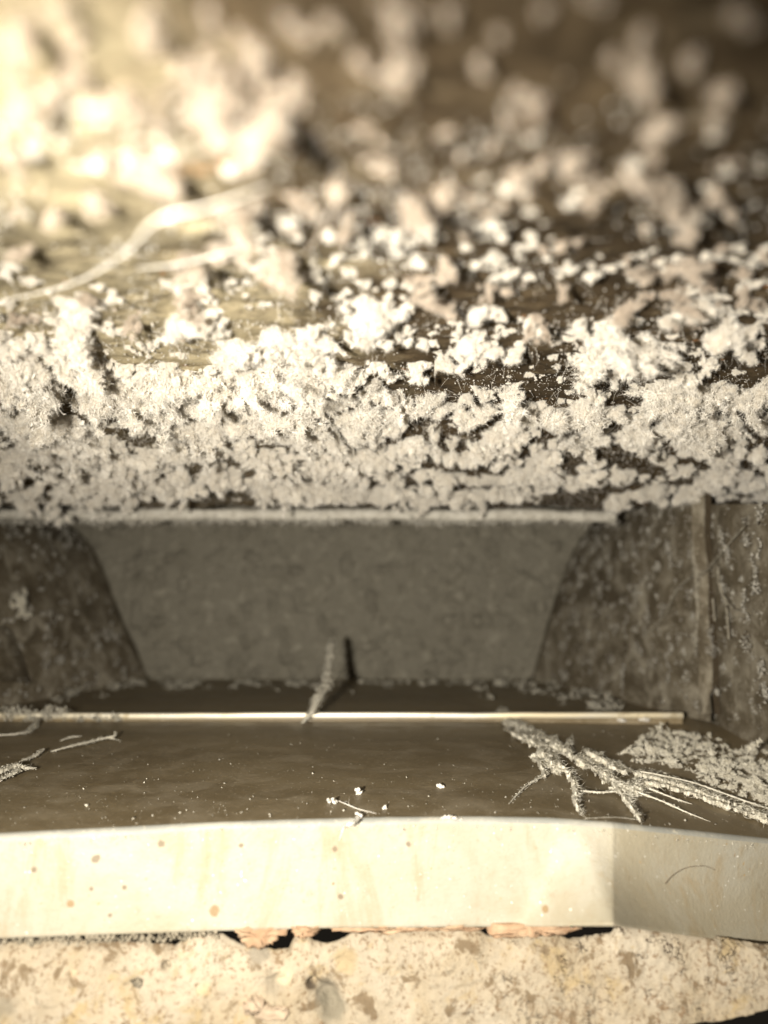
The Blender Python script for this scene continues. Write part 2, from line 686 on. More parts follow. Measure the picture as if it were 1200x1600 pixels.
# ------------------------------------------------------------------ shelf, from the lip back to the rear panel
YR = 0.40
ZR = float(at_y(600, 1061, YR)[2])
scol = np.arange(0, len(cols), 4)
E = edge[scol]
tt = np.linspace(0, 1, 150)
xr = np.interp(E[:, 0], [E[0, 0], E[-1, 0]], [-0.26, 0.16])
sp = np.zeros((len(tt), len(E), 3))
for i, t in enumerate(tt):
    sp[i, :, 0] = E[:, 0] * (1 - t) + xr * t
    sp[i, :, 1] = E[:, 1] * (1 - t) + (YR + 0.004) * t
    base = (Z0 + HR) * (1 - t) + ZR * t
    sp[i, :, 2] = base + (E[:, 2] - (Z0 + HR)) * (1 - t) ** 4
sp[..., 2] += 0.0002 * fbm(sp, 18, 3, 31) * np.minimum(1, tt * 8)[:, None]
vpart("shelf", sp, M_shelf)


def shelf_z(x, y):
    j = np.argmin((sp[..., 0] - x) ** 2 + (sp[..., 1] - y) ** 2)
    return sp.reshape(-1, 3)[j, 2]


def on_shelf(px, py, lift=0.0):
    q = at_z(px, py, Z0 + HR)
    for _ in range(4):
        q = at_z(px, py, shelf_z(q[0], q[1]) + lift)
    return q


# bright raised edge across the shelf
RY = 0.268
ra = at_y(-260, 1118, RY)
rb = at_y(1066, 1118, RY)
n = 160
x = np.linspace(ra[0], rb[0], n)
prof = []
rz = ra[2]
hh, dd = 0.00105, 0.0011
for a in np.linspace(0, 2 * math.pi, 25):
    ca, sa = math.cos(a), math.sin(a)
    prof.append((-dd * np.sign(ca) * abs(ca) ** 0.6, hh * np.sign(sa) * abs(sa) ** 0.6))
rail = np.zeros((len(prof), n, 3))
for i, (dy, dz) in enumerate(prof):
    rail[i, :, 0] = x
    rail[i, :, 1] = RY + dy
    rail[i, :, 2] = rz + dz + 0.0003 * fbm(np.stack([x, 0 * x, 0 * x], -1), 30, 3, 15)
vpart("bright_rail", rail, M_rail)
# upstand that carries the bright edge
zs = shelf_z(0.0, RY)
up = np.zeros((5, n, 3))
for i, (yy, zz) in enumerate(((RY - 0.0004, zs - 0.001), (RY - 0.0004, rz - 0.0004), (RY, rz - 0.0002), (RY + 0.0006, rz - 0.0004), (RY + 0.0006, zs - 0.001))):
    up[i, :, 0] = x * 0.999
    up[i, :, 1] = yy
    up[i, :, 2] = zz
vpart("upstand", up, M_shelf, False)

# ------------------------------------------------------------------ rear panel and side panels
zt = 0.053
xs, zs_ = np.meshgrid(np.linspace(-0.24, 0.17, 500), np.linspace(ZR - 0.002, zt, 130))
rp = np.stack([xs, np.full_like(xs, YR), zs_], -1)
rp[..., 1] -= 0.0065 * np.maximum(0, fbm(rp, 150, 4, 3) - 0.12) ** 0.8 + 0.0022 * np.abs(fbm(rp, 260, 3, 6)) + 0.0008 * fbm(rp, 40, 3, 8)
vpart("rear_panel", rp, M_rear)

LE = [(60, 790), (100, 818), (128, 842), (150, 880), (180, 957), (205, 1012), (229, 1066)]
RE = [(950, 785), (932, 815), (905, 852), (882, 905), (858, 980), (834, 1066)]
YE = 0.392
pl = smooth_path(at_y([p[0] for p in LE], [p[1] for p in LE], YE), 60)
pr = smooth_path(at_y([p[0] for p in RE], [p[1] for p in RE], YE), 60)
LX, LYf = -0.172, 0.24


def loft(e, x1, y1, nc, bulge=0.0):
    t = np.linspace(0, 1, nc)
    q = np.zeros((len(e), nc, 3))
    q[..., 0] = e[:, 0:1] * (1 - t) + x1 * t
    q[..., 1] = e[:, 1:2] * (1 - t) + y1 * t
    q[..., 2] = e[:, 2:3]
    return q


lp = loft(pl, LX, LYf, 120)
lp[..., 0] += 0.0006 * fbm(lp, 60, 4, 12)
vpart("side_panel", lp, M_side)
rgp = loft(pr, 0.1165, 0.270, 120)
rgp[..., 1] -= 0.0009 * fbm(rgp, 60, 4, 14)
vpart("side_panel", rgp, M_side)
# flange edges give the sheets thickness where they stand against the rear panel
for e in (pl, pr):
    q = np.stack([e, e + np.array([0, 0.007, 0])], 1)
    vpart("panel_edge", q, M_side)

WX = 0.1185
ys, zz = np.meshgrid(np.linspace(0.272, 0.05, 160), np.linspace(-0.062, 0.054, 90))
ow = np.stack([np.full_like(ys, WX), ys, zz], -1)
ow[..., 2] = -0.062 + (ow[..., 2] + 0.062) / 0.116 * (0.0626 + 0.121 * ow[..., 1])
ow[..., 0] -= 0.0012 * fbm(ow, 40, 4, 21)
vpart("outer_wall", ow, M_side)
ys, zz = np.meshgrid(np.linspace(0.24, 0.05, 120), np.linspace(-0.062, 0.054, 60))
vpart("outer_wall", np.stack([np.full_like(ys, LX), ys, zz], -1), M_side)

# folded seam where the right panel meets the outer wall, with its bent corner tab
zz = np.linspace(-0.0418, 0.046, 50)
sm = np.zeros((50, 4, 3))
wv = 0.0003 * np.sin(zz * 220)
for j, (dx, dy) in enumerate(((-0.0022, 0.003), (0.0002, -0.0016), (0.0006, -0.0018), (0.0009, 0.0008))):
    sm[:, j] = np.stack([0.1165 + dx + wv, 0.270 + dy + 0 * zz, zz], -1)
sm[:6, 1:3, 0] -= np.linspace(0.004, 0, 6)[:, None]
vpart("seam_fold", sm, M_side, False)
sm2 = np.zeros((50, 2, 3))
sm2[:, 0] = np.stack([0.1174 + wv, 0.2688 + 0 * zz, zz], -1)
sm2[:, 1] = np.stack([0.1184 + wv, 0.2660 + 0 * zz, zz], -1)
vpart("seam_gap", sm2, M_seam, False)

# lighter brace plate against the left panel


def on_left(px, py):
    lo, hi = LYf, YE
    for _ in range(40):
        m = 0.5 * (lo + hi)
        q = at_y(px, py, m)
        xe = np.interp(q[2], pl[::-1, 2], pl[::-1, 0])
        t = (YE - m) / (YE - LYf)
        if q[0] < xe * (1 - t) + LX * t:
            hi = m
        else:
            lo = m
    return q


poly = [(-120, 975), (8, 978), (20, 992), (33, 1022), (47, 1066), (-120, 1066)]
bp = np.array([on_left(*p) for p in poly])
inn = bp + np.array([0.0007, -0.0005, 0])
V = np.concatenate([inn, bp + np.array([0.0005, 0, 0])])
k = len(poly)
fs = [[0, i, i + 1] for i in range(1, k - 1)]
for i in range(k):
    j = (i + 1) % k
    fs += [[i, k + i, k + j], [i, k + j, j]]
o = link("brace_plate", mesh_data("brace_plate", V, tris=np.array(fs)), M_side, vent)
o.matrix_parent_inverse = vent.matrix_world.inverted()

# ------------------------------------------------------------------ dust-laden ledge under the ceiling's far edge
rng = np.random.default_rng(11)
s = Soup()
LEDGE_Y = 0.303
xa, xb = -0.25, float(at_y(960, 806, LEDGE_Y)[0])
n = 420
x = np.linspace(xa, xb, n)
zc = at_y(np.full(n, 600.0), np.full(n, 805.0), LEDGE_Y)[:, 2] - 0.0009 * fbm(np.stack([x, 0 * x, 0 * x], -1), 35, 3, 4)
path = np.stack([x, np.full(n, LEDGE_Y), zc], -1)
rad = 0.0023 + 0.0011 * fbm(path, 110, 4, 7)
tube(s, path, rad, rng, sides=12, rough=0.05)
m = 9000
kk = rng.integers(0, n, m)
an = rng.uniform(-math.pi, math.pi, m)
q = path[kk] + np.stack([rng.normal(0, 0.0005, m), -np.cos(an) * rad[kk], np.sin(an) * rad[kk]], -1)
q += rng.normal(0, 0.00022, (m, 3))
tets(s, q, rng.uniform(0.0001, 0.0003, m), rng)
cl = rng.uniform(xa, xb, 200)
for c in cl:
    nn = rng.integers(15, 80)
    q = np.array([c, LEDGE_Y - 0.0005, np.interp(c, x, zc) - 0.0024]) + rng.normal(0, 1, (nn, 3)) * np.array([0.0013, 0.0007, 0.0009])
    tets(s, q, rng.uniform(0.0002, 0.0004, nn), rng)
link_o = link("dust_ledge", s.mesh("dust_ledge"), M_ledge, vent)
link_o.matrix_parent_inverse = vent.matrix_world.inverted()

# ------------------------------------------------------------------ ceiling
CZ = 0.0485


def ceil_z(p):
    x, y = p[..., 0], p[..., 1]
    q = np.stack([x, y, 0 * x], -1)
    rot = np.stack([(x * 0.9 + y * 0.4) * 0.5, (-x * 0.4 + y * 0.9), 0 * x], -1)
    drop = np.clip((y - 0.185) / 0.118, 0, 1)
    near = np.clip((0.118 - y) / 0.065, 0, 1)
    near = near * near * (3 - 2 * near)
    return CZ - 0.0115 * near - 0.0128 * drop ** 1.4 - 0.0016 * fbm(q, 45, 4, 41) - 0.0014 * np.abs(fbm(rot, 170, 4, 43)) - 0.0005 * fbm(q, 600, 2, 47) + 0.001


xs, ys = np.meshgrid(np.linspace(-0.26, 0.20, 460), np.linspace(-0.06, 0.306, 400))
cp = np.stack([xs, ys, 0 * xs], -1)
cp[..., 2] = ceil_z(cp)
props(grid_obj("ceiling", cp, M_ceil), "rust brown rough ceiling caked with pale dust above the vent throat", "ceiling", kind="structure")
CEIL_ON = lambda px, py: at_z(px, py, CZ)


def place_ceiling(px, py):
    z = CZ - 0.004
    for _ in range(14):
        q = at_z(px, py, z)
        z = 0.5 * z + 0.5 * float(ceil_z(q[None])[0])
    q[2] = z
    return q


# ------------------------------------------------------------------ dust clumps hanging from the ceiling
rng = np.random.default_rng(5)
UNIT = 0.005
kinds = []
for k in range(26):
    sq = (rng.uniform(0.9, 1.5), rng.uniform(0.8, 1.2), rng.uniform(0.6, 1.0))
    v, t = clump_arrays(rng, UNIT, 6000, sq, 0.026, 130, 40, ICO1, start=int(rng.integers(5, 12)), hair=2.1, blade=(0.15, 0.0115))
    kinds.append(mesh_data("dust_clump", v, tris=t))
for k in range(6):                                  # long hanging tufts
    v, t = clump_arrays(rng, UNIT, 6000, (0.6, 0.6, 1.5), 0.03, 90, 46, ICO1, hair=1.5)
    kinds.append(mesh_data("dust_clump", v, tris=t))
for me in kinds:
    me.materials.append(M_dust)

near_label = "blurred pale dust clump hanging from the bare brown near half of the ceiling"
far_label = "small bright fuzzy dust clump in the dense crust on the ceiling's far half"
big = [  # px, py, width px, tall?, label
    (1003, 150, 105, 1, "large soft peach dust clump hanging at the upper right of the ceiling"),
    (1128, 140, 62, 1, "slim blurred dust tuft nearest the right edge high on the ceiling"),
    (415, 440, 150, 0, "big bright dust clump casting a dark shadow to its right, mid ceiling"),
    (385, 360, 110, 0, "bright dust lump just above the biggest clump, where the long threads meet"),
    (940, 585, 135, 0, "widest fuzzy dust mat on the right of the ceiling crust"),
    (80, 345, 62, 1, "glaring white dust drip at the left edge of the ceiling"),
    (970, 495, 70, 1, "hanging cream dust tuft right above the widest right hand mat"),
    (690, 490, 70, 0, "pale dust lump above two slanting dark streaks in mid ceiling"),
    (850, 170, 72, 0, "forked blurred dust clump left of the large peach clump"),
    (748, 105, 52, 1, "lone round dust clump high at the top middle of the ceiling"),
    (410, 195, 130, 1, "broad tan dust mass high on the ceiling left of the dark hollow"),
    (225, 290, 115, 0, "pale yellow dust mass under the long curved thread at left"),
    (650, 330, 85, 1, "long pale dust clump in the middle beside the bare brown patch"),
]
rest = [
    (620, 120, 80, 0), (700, 212, 34, 0), (560, 100, 50, 0), (790, 190, 34, 0), (640, 30, 50, 0), (955, 100, 50, 1), (1030, 215, 70, 0),
    (700, 415, 62, 1), (655, 450, 44, 0), (812, 285, 52, 0), (842, 268, 50, 1), (925, 318, 56, 0), (880, 392, 50, 0), (848, 395, 44, 0), (985, 275, 44, 1),
    (1035, 305, 66, 0), (1065, 340, 70, 0), (1075, 375, 60, 0), (1090, 425, 70, 0), (1140, 330, 50, 0), (1195, 400, 44, 1), (880, 452, 40, 1),
    (1000, 440, 60, 0), (1050, 480, 60, 0), (1130, 520, 60, 0), (1170, 460, 44, 0), (760, 455, 36, 0), (905, 520, 60, 0), (840, 510, 50, 0),
    (45, 175, 95, 1), (30, 50, 90, 1), (110, 30, 80, 0), (230, 60, 70, 0), (300, 130, 80, 0), (340, 210, 90, 0), (240, 20, 60, 0), (470, 60, 60, 0),
    (450, 240, 80, 0), (520, 300, 60, 0), (545, 350, 44, 1), (20, 250, 80, 0), (160, 250, 60, 0), (30, 400, 60, 0), (140, 475, 64, 0), (40, 510, 50, 0),
    (210, 505, 60, 0), (110, 520, 44, 0), (300, 480, 70, 0), (340, 520, 64, 0), (480, 330, 46, 0), (600, 265, 44, 0), (570, 215, 50, 0), (150, 330, 50, 0),
    (290, 420, 60, 0), (505, 520, 44, 0), (600, 520, 44, 0), (720, 550, 60, 0), (800, 560, 60, 0), (655, 545, 44, 0), (760, 340, 30, 0), (730, 370, 30, 0),
    (180, 160, 70, 0), (330, 40, 60, 0), (400, 100, 70, 0), (120, 130, 70, 0), (460, 150, 60, 0), (250, 200, 60, 0), (1170, 560, 54, 0), (1120, 200, 40, 0), (520, 45, 60, 0), (700, 30, 60, 1), (850, 25, 50, 0), (1000, 65, 56, 1), (1150, 35, 60, 0), (930, 8, 60, 0), (780, 62, 44, 0), (610, 20, 60, 0), (1080, 95, 40, 0),
]


for _ in range(400):
    if len(rest) > 150:
        break
    px_, py_ = rng.uniform(0, 1200), rng.uniform(60, 540)
    if fbm(np.array([[px_, py_ * 1.4, 0.0]]), 1 / 140, 2, 61)[0] < 0.02 or (px_ > 560 and py_ < 230 and rng.random() < 0.7):
        continue
    rest.append((px_, py_, rng.uniform(22, 58) * (1.15 - 0.5 * py_ / 540), int(rng.random() < 0.3)))
peach, wisp = [], []
for k in range(24):                                 # looser, wispier lint on the near ceiling
    tall_ = k >= 18
    sq = (0.55, 0.55, 1.5) if tall_ else (rng.uniform(0.8, 1.7), rng.uniform(0.6, 1.1), rng.uniform(0.5, 1.1))
    v, t = clump_arrays(rng, UNIT, 3400, sq, 0.035, 130, 10, ICO1, start=int(rng.integers(4, 13)), hair=1.3, blade=(0.2, 0.011), bow=2.2)
    me = mesh_data("dust_clump", v, tris=t)
    me.materials.append(M_peach)
    peach.append(me)
    me = me.copy()
    me.materials.clear()
    me.materials.append(M_dust)
    wisp.append(me)


def put_clump(px, py, wpx, tall, label, group, shift=0.35):
    root = place_ceiling(px, py - wpx * shift)
    if py < 520:
        me = peach[18 + rng.integers(0, 6)] if tall else peach[rng.integers(0, 18)]
    else:
        me = wisp[18 + rng.integers(0, 6)] if tall else wisp[rng.integers(0, 18)]
    o = bpy.data.objects.new("dust_clump", me)
    sc.collection.objects.link(o)
    size = wpx * root[1] / F                      # width in metres
    sc_ = size / (UNIT * 2.2)
    o.location = (root[0], root[1], root[2] - size * (0.26 if not tall else 0.42))
    o.rotation_euler = (rng.normal(0, 0.25), rng.normal(0, 0.25), rng.uniform(0, 6.28))
    o.scale = (sc_, sc_, sc_ * rng.uniform(0.8, 1.15))
    props(o, label, "dust clump", group)
    return o


for px, py, wd, tall, lab in big:
    put_clump(px, py, wd, tall, lab, None)
for px, py, wd, tall in rest:
    side = "bright left" if px < 400 else "middle" if px < 800 else "dark right"
    row = "topmost" if py < 200 else "sparse" if py < 400 else "lower"
    put_clump(px, py, wd * rng.uniform(0.8, 1.15), tall, f"blurred pale dust clump in the {row} part of the near ceiling's {side} third", f"dust clumps on the near ceiling, {side} {row}")

# dense crust: the larger ones one by one, the rest as one mass
ind = []
n_ind = 300 - len(big) - len(rest)
cands = []
while len(cands) < 1280:
    x, y = rng.uniform(-0.19, 0.185), rng.uniform(0.118, 0.286)
    px = 600 + x * F / y
    py = 930 - (float(ceil_z(np.array([x, y, 0.0]))) - 0.002) * F / y
    if px < -60 or px > 1260:
        continue
    dens = np.interp(py, [480, 540, 600, 650, 790], [0.14, 0.36, 0.72, 1.0, 0.95]) * np.interp(px, [0, 600, 1200], [1.0, 0.85, 0.62])
    hole = fbm(np.array([[x * 0.8, y, 0.3]]), 95, 2, 77)[0] - np.interp(px, [0, 500, 1200], [-0.07, 0.05, 0.16]) - np.interp(py, [630, 700], [0.0, 0.07])
    if rng.random() > dens * (1.0 if hole > 0 else 0.07):
        continue
    cands.append((x, y, px, py))
sizes = 0.0038 + 0.0088 * rng.random(len(cands)) ** 1.6
order = np.argsort(-sizes / np.array([c[1] for c in cands]))
rank = np.empty(len(cands), int)
rank[order] = np.arange(len(cands))
S = Soup()
mass = []
for i, (x, y, px, py) in enumerate(cands):
    root = np.array([x, y, 0.0])
    root[2] = float(ceil_z(root[None])[0])
    sz = sizes[i]
    k = sz / (UNIT * 2.2)
    if rank[i] < n_ind:
        o = bpy.data.objects.new("dust_clump", (kinds[:26] + wisp[:18])[rng.integers(0, 44)])
        sc.collection.objects.link(o)
        o.location = (x, y, root[2] - sz * 0.22)
        o.rotation_euler = (rng.normal(0, 0.2), rng.normal(0, 0.2), rng.uniform(0, 6.28))
        o.scale = (k, k, k * rng.uniform(0.8, 1.35))
        side = "left" if px < 400 else "middle" if px < 800 else "right"
        row = "front rows" if py < 640 else "middle rows" if py < 710 else "lowest rows"
        props(o, f"small fuzzy pale dust clump in the {side} third of the crust, {row}", "dust clump", f"dust clumps in the {side} third, {row}")
    else:
        mass.append((x, y, root[2] - sz * 0.2, k, k * rng.uniform(0.8, 1.4), rng.uniform(0, 6.28), rng.integers(0, 44)))
# loose grains and hairs over the whole ceiling
m = 42000
px = rng.uniform(-80, 1280, m)
y = 0.05 + 0.255 * rng.random(m) ** 0.8
x = (px - 600) / F * y
q = np.stack([x, y, 0 * x], -1)
q[:, 2] = ceil_z(q) - rng.exponential(0.0004, m)
keep = fbm(q, 90, 3, 91) + rng.normal(0, 0.25, m) > np.interp(y, [0.08, 0.14, 0.2], [0.28, 0.12, -0.25])
q = q[keep]
tets(S, q, rng.uniform(0.00005, 0.00018, len(q)), rng)
kf = q[rng.integers(0, len(q), 5000)]
fibres(S, kf, 0.0030, 0.00003, rng, dirs=np.array([[0, 0, -0.6]]) + 0 * kf)
# fine lint between the clumps, thinning out towards the lens
for c in range(4200):
    px_ = rng.uniform(-60, 1260)
    y_ = 0.05 + 0.244 * rng.random() ** 0.75
    x_ = (px_ - 600) / F * y_
    pp_ = np.array([x_, y_, 0.0])
    if fbm(pp_[None], 70, 3, 29)[0] < np.interp(y_, [0.06, 0.12, 0.17], [0.06, -0.10, -0.28]):
        continue
    if fbm(np.array([[x_ * 0.8, y_, 0.3]]), 95, 2, 77)[0] < np.interp(px_, [0, 500, 1200], [-0.09, 0.03, 0.14]) + np.interp(y_, [0.19, 0.24], [0.0, 0.07]) and rng.random() < np.interp(y_, [0.12, 0.17], [0.1, 0.85]):
        continue
    z_ = float(ceil_z(pp_[None])[0])
    k_ = rng.uniform(0.0009, 0.0030) / (UNIT * 2.2) * np.interp(y_, [0.05, 0.15], [0.6, 1.1])
    mass.append((x_, y_, z_ - k_ * UNIT * 0.3, k_, k_ * rng.uniform(0.7, 1.3), rng.uniform(0, 6.28), rng.integers(0, 44)))

src = bpy.data.collections.new("lint_kinds")
for i_, me in enumerate(kinds[:26] + wisp[:18]):
    o = bpy.data.objects.new("lint_%02d" % i_, me)
    src.objects.link(o)
mass = np.array(mass)
pm = bpy.data.meshes.new("crust_lint")
pm.vertices.add(len(mass))
pm.vertices.foreach_set("co", np.ascontiguousarray(mass[:, :3], np.float32).ravel())
for nm, typ, dat in (("size", 'FLOAT_VECTOR', mass[:, [3, 3, 4]]), ("turn", 'FLOAT_VECTOR', np.stack([0 * mass[:, 5], 0 * mass[:, 5], mass[:, 5]], 1)), ("pick", 'INT', mass[:, 6])):
    at = pm.attributes.new(nm, typ, 'POINT')
    if typ == 'INT':
        at.data.foreach_set("value", dat.astype(np.int32))
    else:
        at.data.foreach_set("vector", np.ascontiguousarray(dat, np.float32).ravel())
crust = bpy.data.objects.new("crust_lint", pm)
sc.collection.objects.link(crust)
ng = bpy.data.node_groups.new("scatter_lint", 'GeometryNodeTree')
ng.interface.new_socket("Geometry", in_out='INPUT', socket_type='NodeSocketGeometry')
ng.interface.new_socket("Geometry", in_out='OUTPUT', socket_type='NodeSocketGeometry')
gi, go = ng.nodes.new("NodeGroupInput"), ng.nodes.new("NodeGroupOutput")
mp_ = ng.nodes.new("GeometryNodeMeshToPoints")
ip = ng.nodes.new("GeometryNodeInstanceOnPoints")
ci = ng.nodes.new("GeometryNodeCollectionInfo")
ci.inputs["Collection"].default_value = src
ci.inputs["Separate Children"].default_value = True
ci.inputs["Reset Children"].default_value = True
ip.inputs["Pick Instance"].default_value = True


def named(nm, typ):
    nd = ng.nodes.new("GeometryNodeInputNamedAttribute")
    nd.data_type = typ
    nd.inputs["Name"].default_value = nm
    return nd.outputs["Attribute"]


e2r = ng.nodes.new("FunctionNodeEulerToRotation")
ng.links.new(named("turn", 'FLOAT_VECTOR'), e2r.inputs[0])
for a_, b_ in ((gi.outputs[0], mp_.inputs["Mesh"]), (mp_.outputs[0], ip.inputs["Points"]), (ci.outputs[0], ip.inputs["Instance"]), (named("pick", 'INT'), ip.inputs["Instance Index"]),
               (e2r.outputs[0], ip.inputs["Rotation"]), (named("size", 'FLOAT_VECTOR'), ip.inputs["Scale"]), (ip.outputs[0], go.inputs[0])):
    ng.links.new(a_, b_)
crust.modifiers.new("scatter", 'NODES').node_group = ng
props(crust, "matted felt of fine pale lint filling the crust between the larger clumps", "lint", kind="stuff")
props(link("ceiling_dust", S.mesh("ceiling_dust"), M_dust), "loose pale grains and fine hairs sprinkled over the whole ceiling", "dust", kind="stuff")

# ------------------------------------------------------------------ long threads across the near ceiling


def strand(name, paths, label, mat=M_web, cat="cobweb", seed=1, group=None, fat=1.0, felt=(), **kw):
    r_ = np.random.default_rng(seed)
    s_ = Soup()
    for pts, rad in paths:
        fuzzy(s_, np.array(pts), [q_ * fat for q_ in rad], r_, **kw)
    for *cp_, wid, cnt in felt:                       # matted hairs lying between the strands
        line = smooth_path(np.array([(a_, b_, 0.0) for a_, b_ in cp_]), 60)
        i_ = r_.integers(0, 60, cnt)
        P_ = line[i_, :2] + r_.normal(0, wid * 0.55, (cnt, 2))
        dirs_ = np.gradient(line, axis=0)[i_]
        p3 = np.array([on_shelf(a_, b_, abs(r_.normal(0, 0.0008)) + 0.0004) for a_, b_ in P_])
        p4 = np.array([on_shelf(a_ + d_[0] * 2, b_ + d_[1] * 2, 0.001) for (a_, b_), d_ in zip(P_, dirs_)])
        u_ = p4 - p3
        u_ /= np.linalg.norm(u_, axis=1, keepdims=True) + 1e-9
        blades(s_, p3, 0.0022, 0.00007, r_, dirs=u_ * 1.2, wander=0.3)
        tets(s_, p3[cnt // 3:] - np.array([0, 0, 0.0003]), 0.00013 * r_.uniform(0.4, 1.8, cnt - cnt // 3), r_)
    o = link(name, s_.mesh(name), mat)
    return props(o, label, cat, group)


def hang(px, py, drop=0.004):
    return at_z(px, py, place_ceiling(px, py)[2] - drop)


strand("dust_thread", [([hang(-40, 478, .006), hang(60, 458, .008), hang(130, 436, .009), hang(195, 395, .009), hang(245, 345, .008), hang(330, 322, .006), hang(420, 292, .004)],
                        [0.00006, 0.0001, 0.00013, 0.00011, 0.00012, 0.00012, 0.00006])],
       "long pale thread curving up from the left edge across the bright ceiling", M_dust, "thread", 3, n=110, dens=0.35, fib=0.2)
strand("dust_thread", [([hang(215, 420, .007), hang(285, 412, .007), hang(340, 398, .006), hang(400, 385, .004)], [0.00006, 0.0001, 0.0001, 0.00008])],
       "short straight pale thread below the long curved one on the bright ceiling", M_dust, "thread", 4, n=60, dens=0.35, fib=0.2)
strand("dust_thread", [([hang(975, 262, .003), hang(1010, 225, .006), hang(1050, 197, .007), hang(1120, 180, .004)], [0.00005, 0.00008, 0.00008, 0.00005]),
                       ([hang(975, 262, .003), hang(1000, 300, .005), hang(1030, 325, .004)], [0.0002, 0.0003, 0.0002])],
       "dull dust thread looping under the large peach clump at upper right", M_peach, "thread", 6, n=60, dens=0.4, fib=0.3)
strand("dust_thread", [([hang(548, 285, .005), hang(520, 330, .006), hang(495, 375, .005), hang(470, 400, .004)], [0.0001, 0.00013, 0.00013, 0.0001])],
       "thin pale thread slanting down beside the bare dark patch in mid ceiling", M_peach, "thread", 7, n=50, dens=0.4, fib=0.3)

# ------------------------------------------------------------------ hanging strand in front of the bright rail
tip = at_y(472, 1130, 0.262)
strand("dust_strand", [([tip, at_y(487, 1112, 0.264), at_y(497, 1090, 0.272), at_y(510, 1070, 0.285), at_y(513, 1045, 0.300), at_y(517, 1012, 0.318), at_y(520, 1000, 0.33)],
                        [0.0004, 0.0015, 0.0019, 0.0024, 0.0019, 0.0018, 0.0012])],
       "thick grey dusty strand standing up over the bright rail before the back panel", M_web, "dust strand", 8, n=80, dens=0.5, grain=0.0003, flat=0.7, rough=0.12)

# ------------------------------------------------------------------ cobwebs on the shelf
L = lambda px, py, h=0.0012: on_shelf(px, py, h)
bands = [  # px, py, half width in px: the matted sheet of the cobweb
    [(783, 1110, 7), (805, 1130, 15), (830, 1155, 24), (860, 1185, 19), (885, 1205, 12), (900, 1228, 8), (899, 1250, 5), (909, 1280, 1.5)],
    [(850, 1150, 8), (880, 1168, 17), (915, 1192, 15), (950, 1212, 14), (975, 1225, 19), (1000, 1228, 12)],
    [(905, 1166, 4), (945, 1188, 9), (970, 1203, 10), (1010, 1210, 9), (1050, 1222, 8), (1110, 1242, 7), (1215, 1280, 6)],
    [(975, 1228, 10), (1015, 1222, 9), (1070, 1235, 6), (1140, 1260, 6), (1215, 1287, 4)],
    [(962, 1225, 8), (975, 1245, 6), (988, 1262, 4), (1001, 1282, 1.5)],
    [(842, 1186, 6), (850, 1206, 4), (852, 1212, 3)],
    [(786, 1138, 2), (800, 1144, 4), (820, 1155, 6)],
]
gx, gy = np.meshgrid(np.arange(772, 1216, 1.6), np.arange(1100, 1292, 1.6))
jit = np.random.default_rng(4)
gx = gx + jit.normal(0, 0.45, gx.shape)
gy = gy + jit.normal(0, 0.45, gy.shape)
dist = np.full(gx.shape, 9.0)
for bd in bands:
    ln = smooth_path(np.array(bd, float), 70)
    for a_, b_, w_ in ln:
        dist = np.minimum(dist, np.hypot(gx - a_, gy - b_) / max(w_, 1.0))
nz = np.stack([gx, gy, 0 * gx], -1)
rag = 0.75 * fbm(nz, 1 / 8, 3, 61) + 0.6 * np.maximum(0, fbm(nz, 1 / 22, 3, 67)) * 2
keepc = dist + rag < 0.95
cell = keepc[:-1, :-1] & keepc[1:, :-1] & keepc[:-1, 1:] & keepc[1:, 1:]
used = np.zeros(gx.shape, bool)
used[:-1, :-1] |= cell
used[1:, :-1] |= cell
used[:-1, 1:] |= cell
used[1:, 1:] |= cell
idx = -np.ones(gx.shape, int)
idx[used] = np.arange(used.sum())
hgt = 0.0005 + 0.0013 * np.clip(1 - dist, 0, 1) + 0.0009 * fbm(nz, 1 / 7, 3, 63)
sheet = np.array([on_shelf(a_, b_, h_) for a_, b_, h_ in zip(gx[used], gy[used], hgt[used])])
ci_, cj_ = np.nonzero(cell)
qd = np.stack([idx[ci_, cj_], idx[ci_, cj_ + 1], idx[ci_ + 1, cj_ + 1], idx[ci_ + 1, cj_]], 1)
r_ = np.random.default_rng(21)
s_ = Soup()
s_.add(sheet, np.concatenate([qd[:, [0, 1, 2]], qd[:, [0, 2, 3]]]))
low = sheet - np.array([0, 0, 0.00035])
s_.add(low, np.concatenate([qd[:, [0, 2, 1]], qd[:, [0, 3, 2]]]))
pick = r_.integers(0, len(sheet), 5200)
blades(s_, sheet[pick] + r_.normal(0, 0.0002, (len(pick), 3)), 0.0011, 0.00004, r_, dirs=np.array([[0.55, -0.7, -0.06]]) + 0 * sheet[pick], wander=0.28)
tets(s_, sheet[pick[:1300]] + r_.normal(0, 0.0002, (1300, 3)), 0.0001 * r_.uniform(0.4, 1.5, 1300), r_)
for pts, rad in [
    ([L(975, 1230, .0012), L(1030, 1250, .0008), L(1075, 1270, .0004), L(1110, 1284, .0002)], [.0007, .0005, .0003, .0001]),
    ([L(1015, 1232, .0012), L(1055, 1248, .0008), L(1080, 1256, .0004)], [.0006, .0005, .0002]),
    ([L(852, 1210, .001), L(822, 1228, .0006), L(795, 1256, .0002)], [.0005, .0003, .0001]),
    ([L(905, 1235, .0008), L(935, 1238, .0008), L(965, 1236, .001)], [.0004, .0006, .0006]),
    ([L(912, 1279, .0003), L(960, 1277, .0004), L(1000, 1281, .0002)], [.00008, .0001, .00008]),
    ([L(1000, 1205, .002), L(1080, 1222, .0015), L(1160, 1250, .0015), L(1215, 1268, .001)], [.0004, .0005, .0005, .0004]),
]:
    fuzzy(s_, np.array(pts), rad, r_, n=60, dens=0.4, grain=0.00014, flat=0.5)
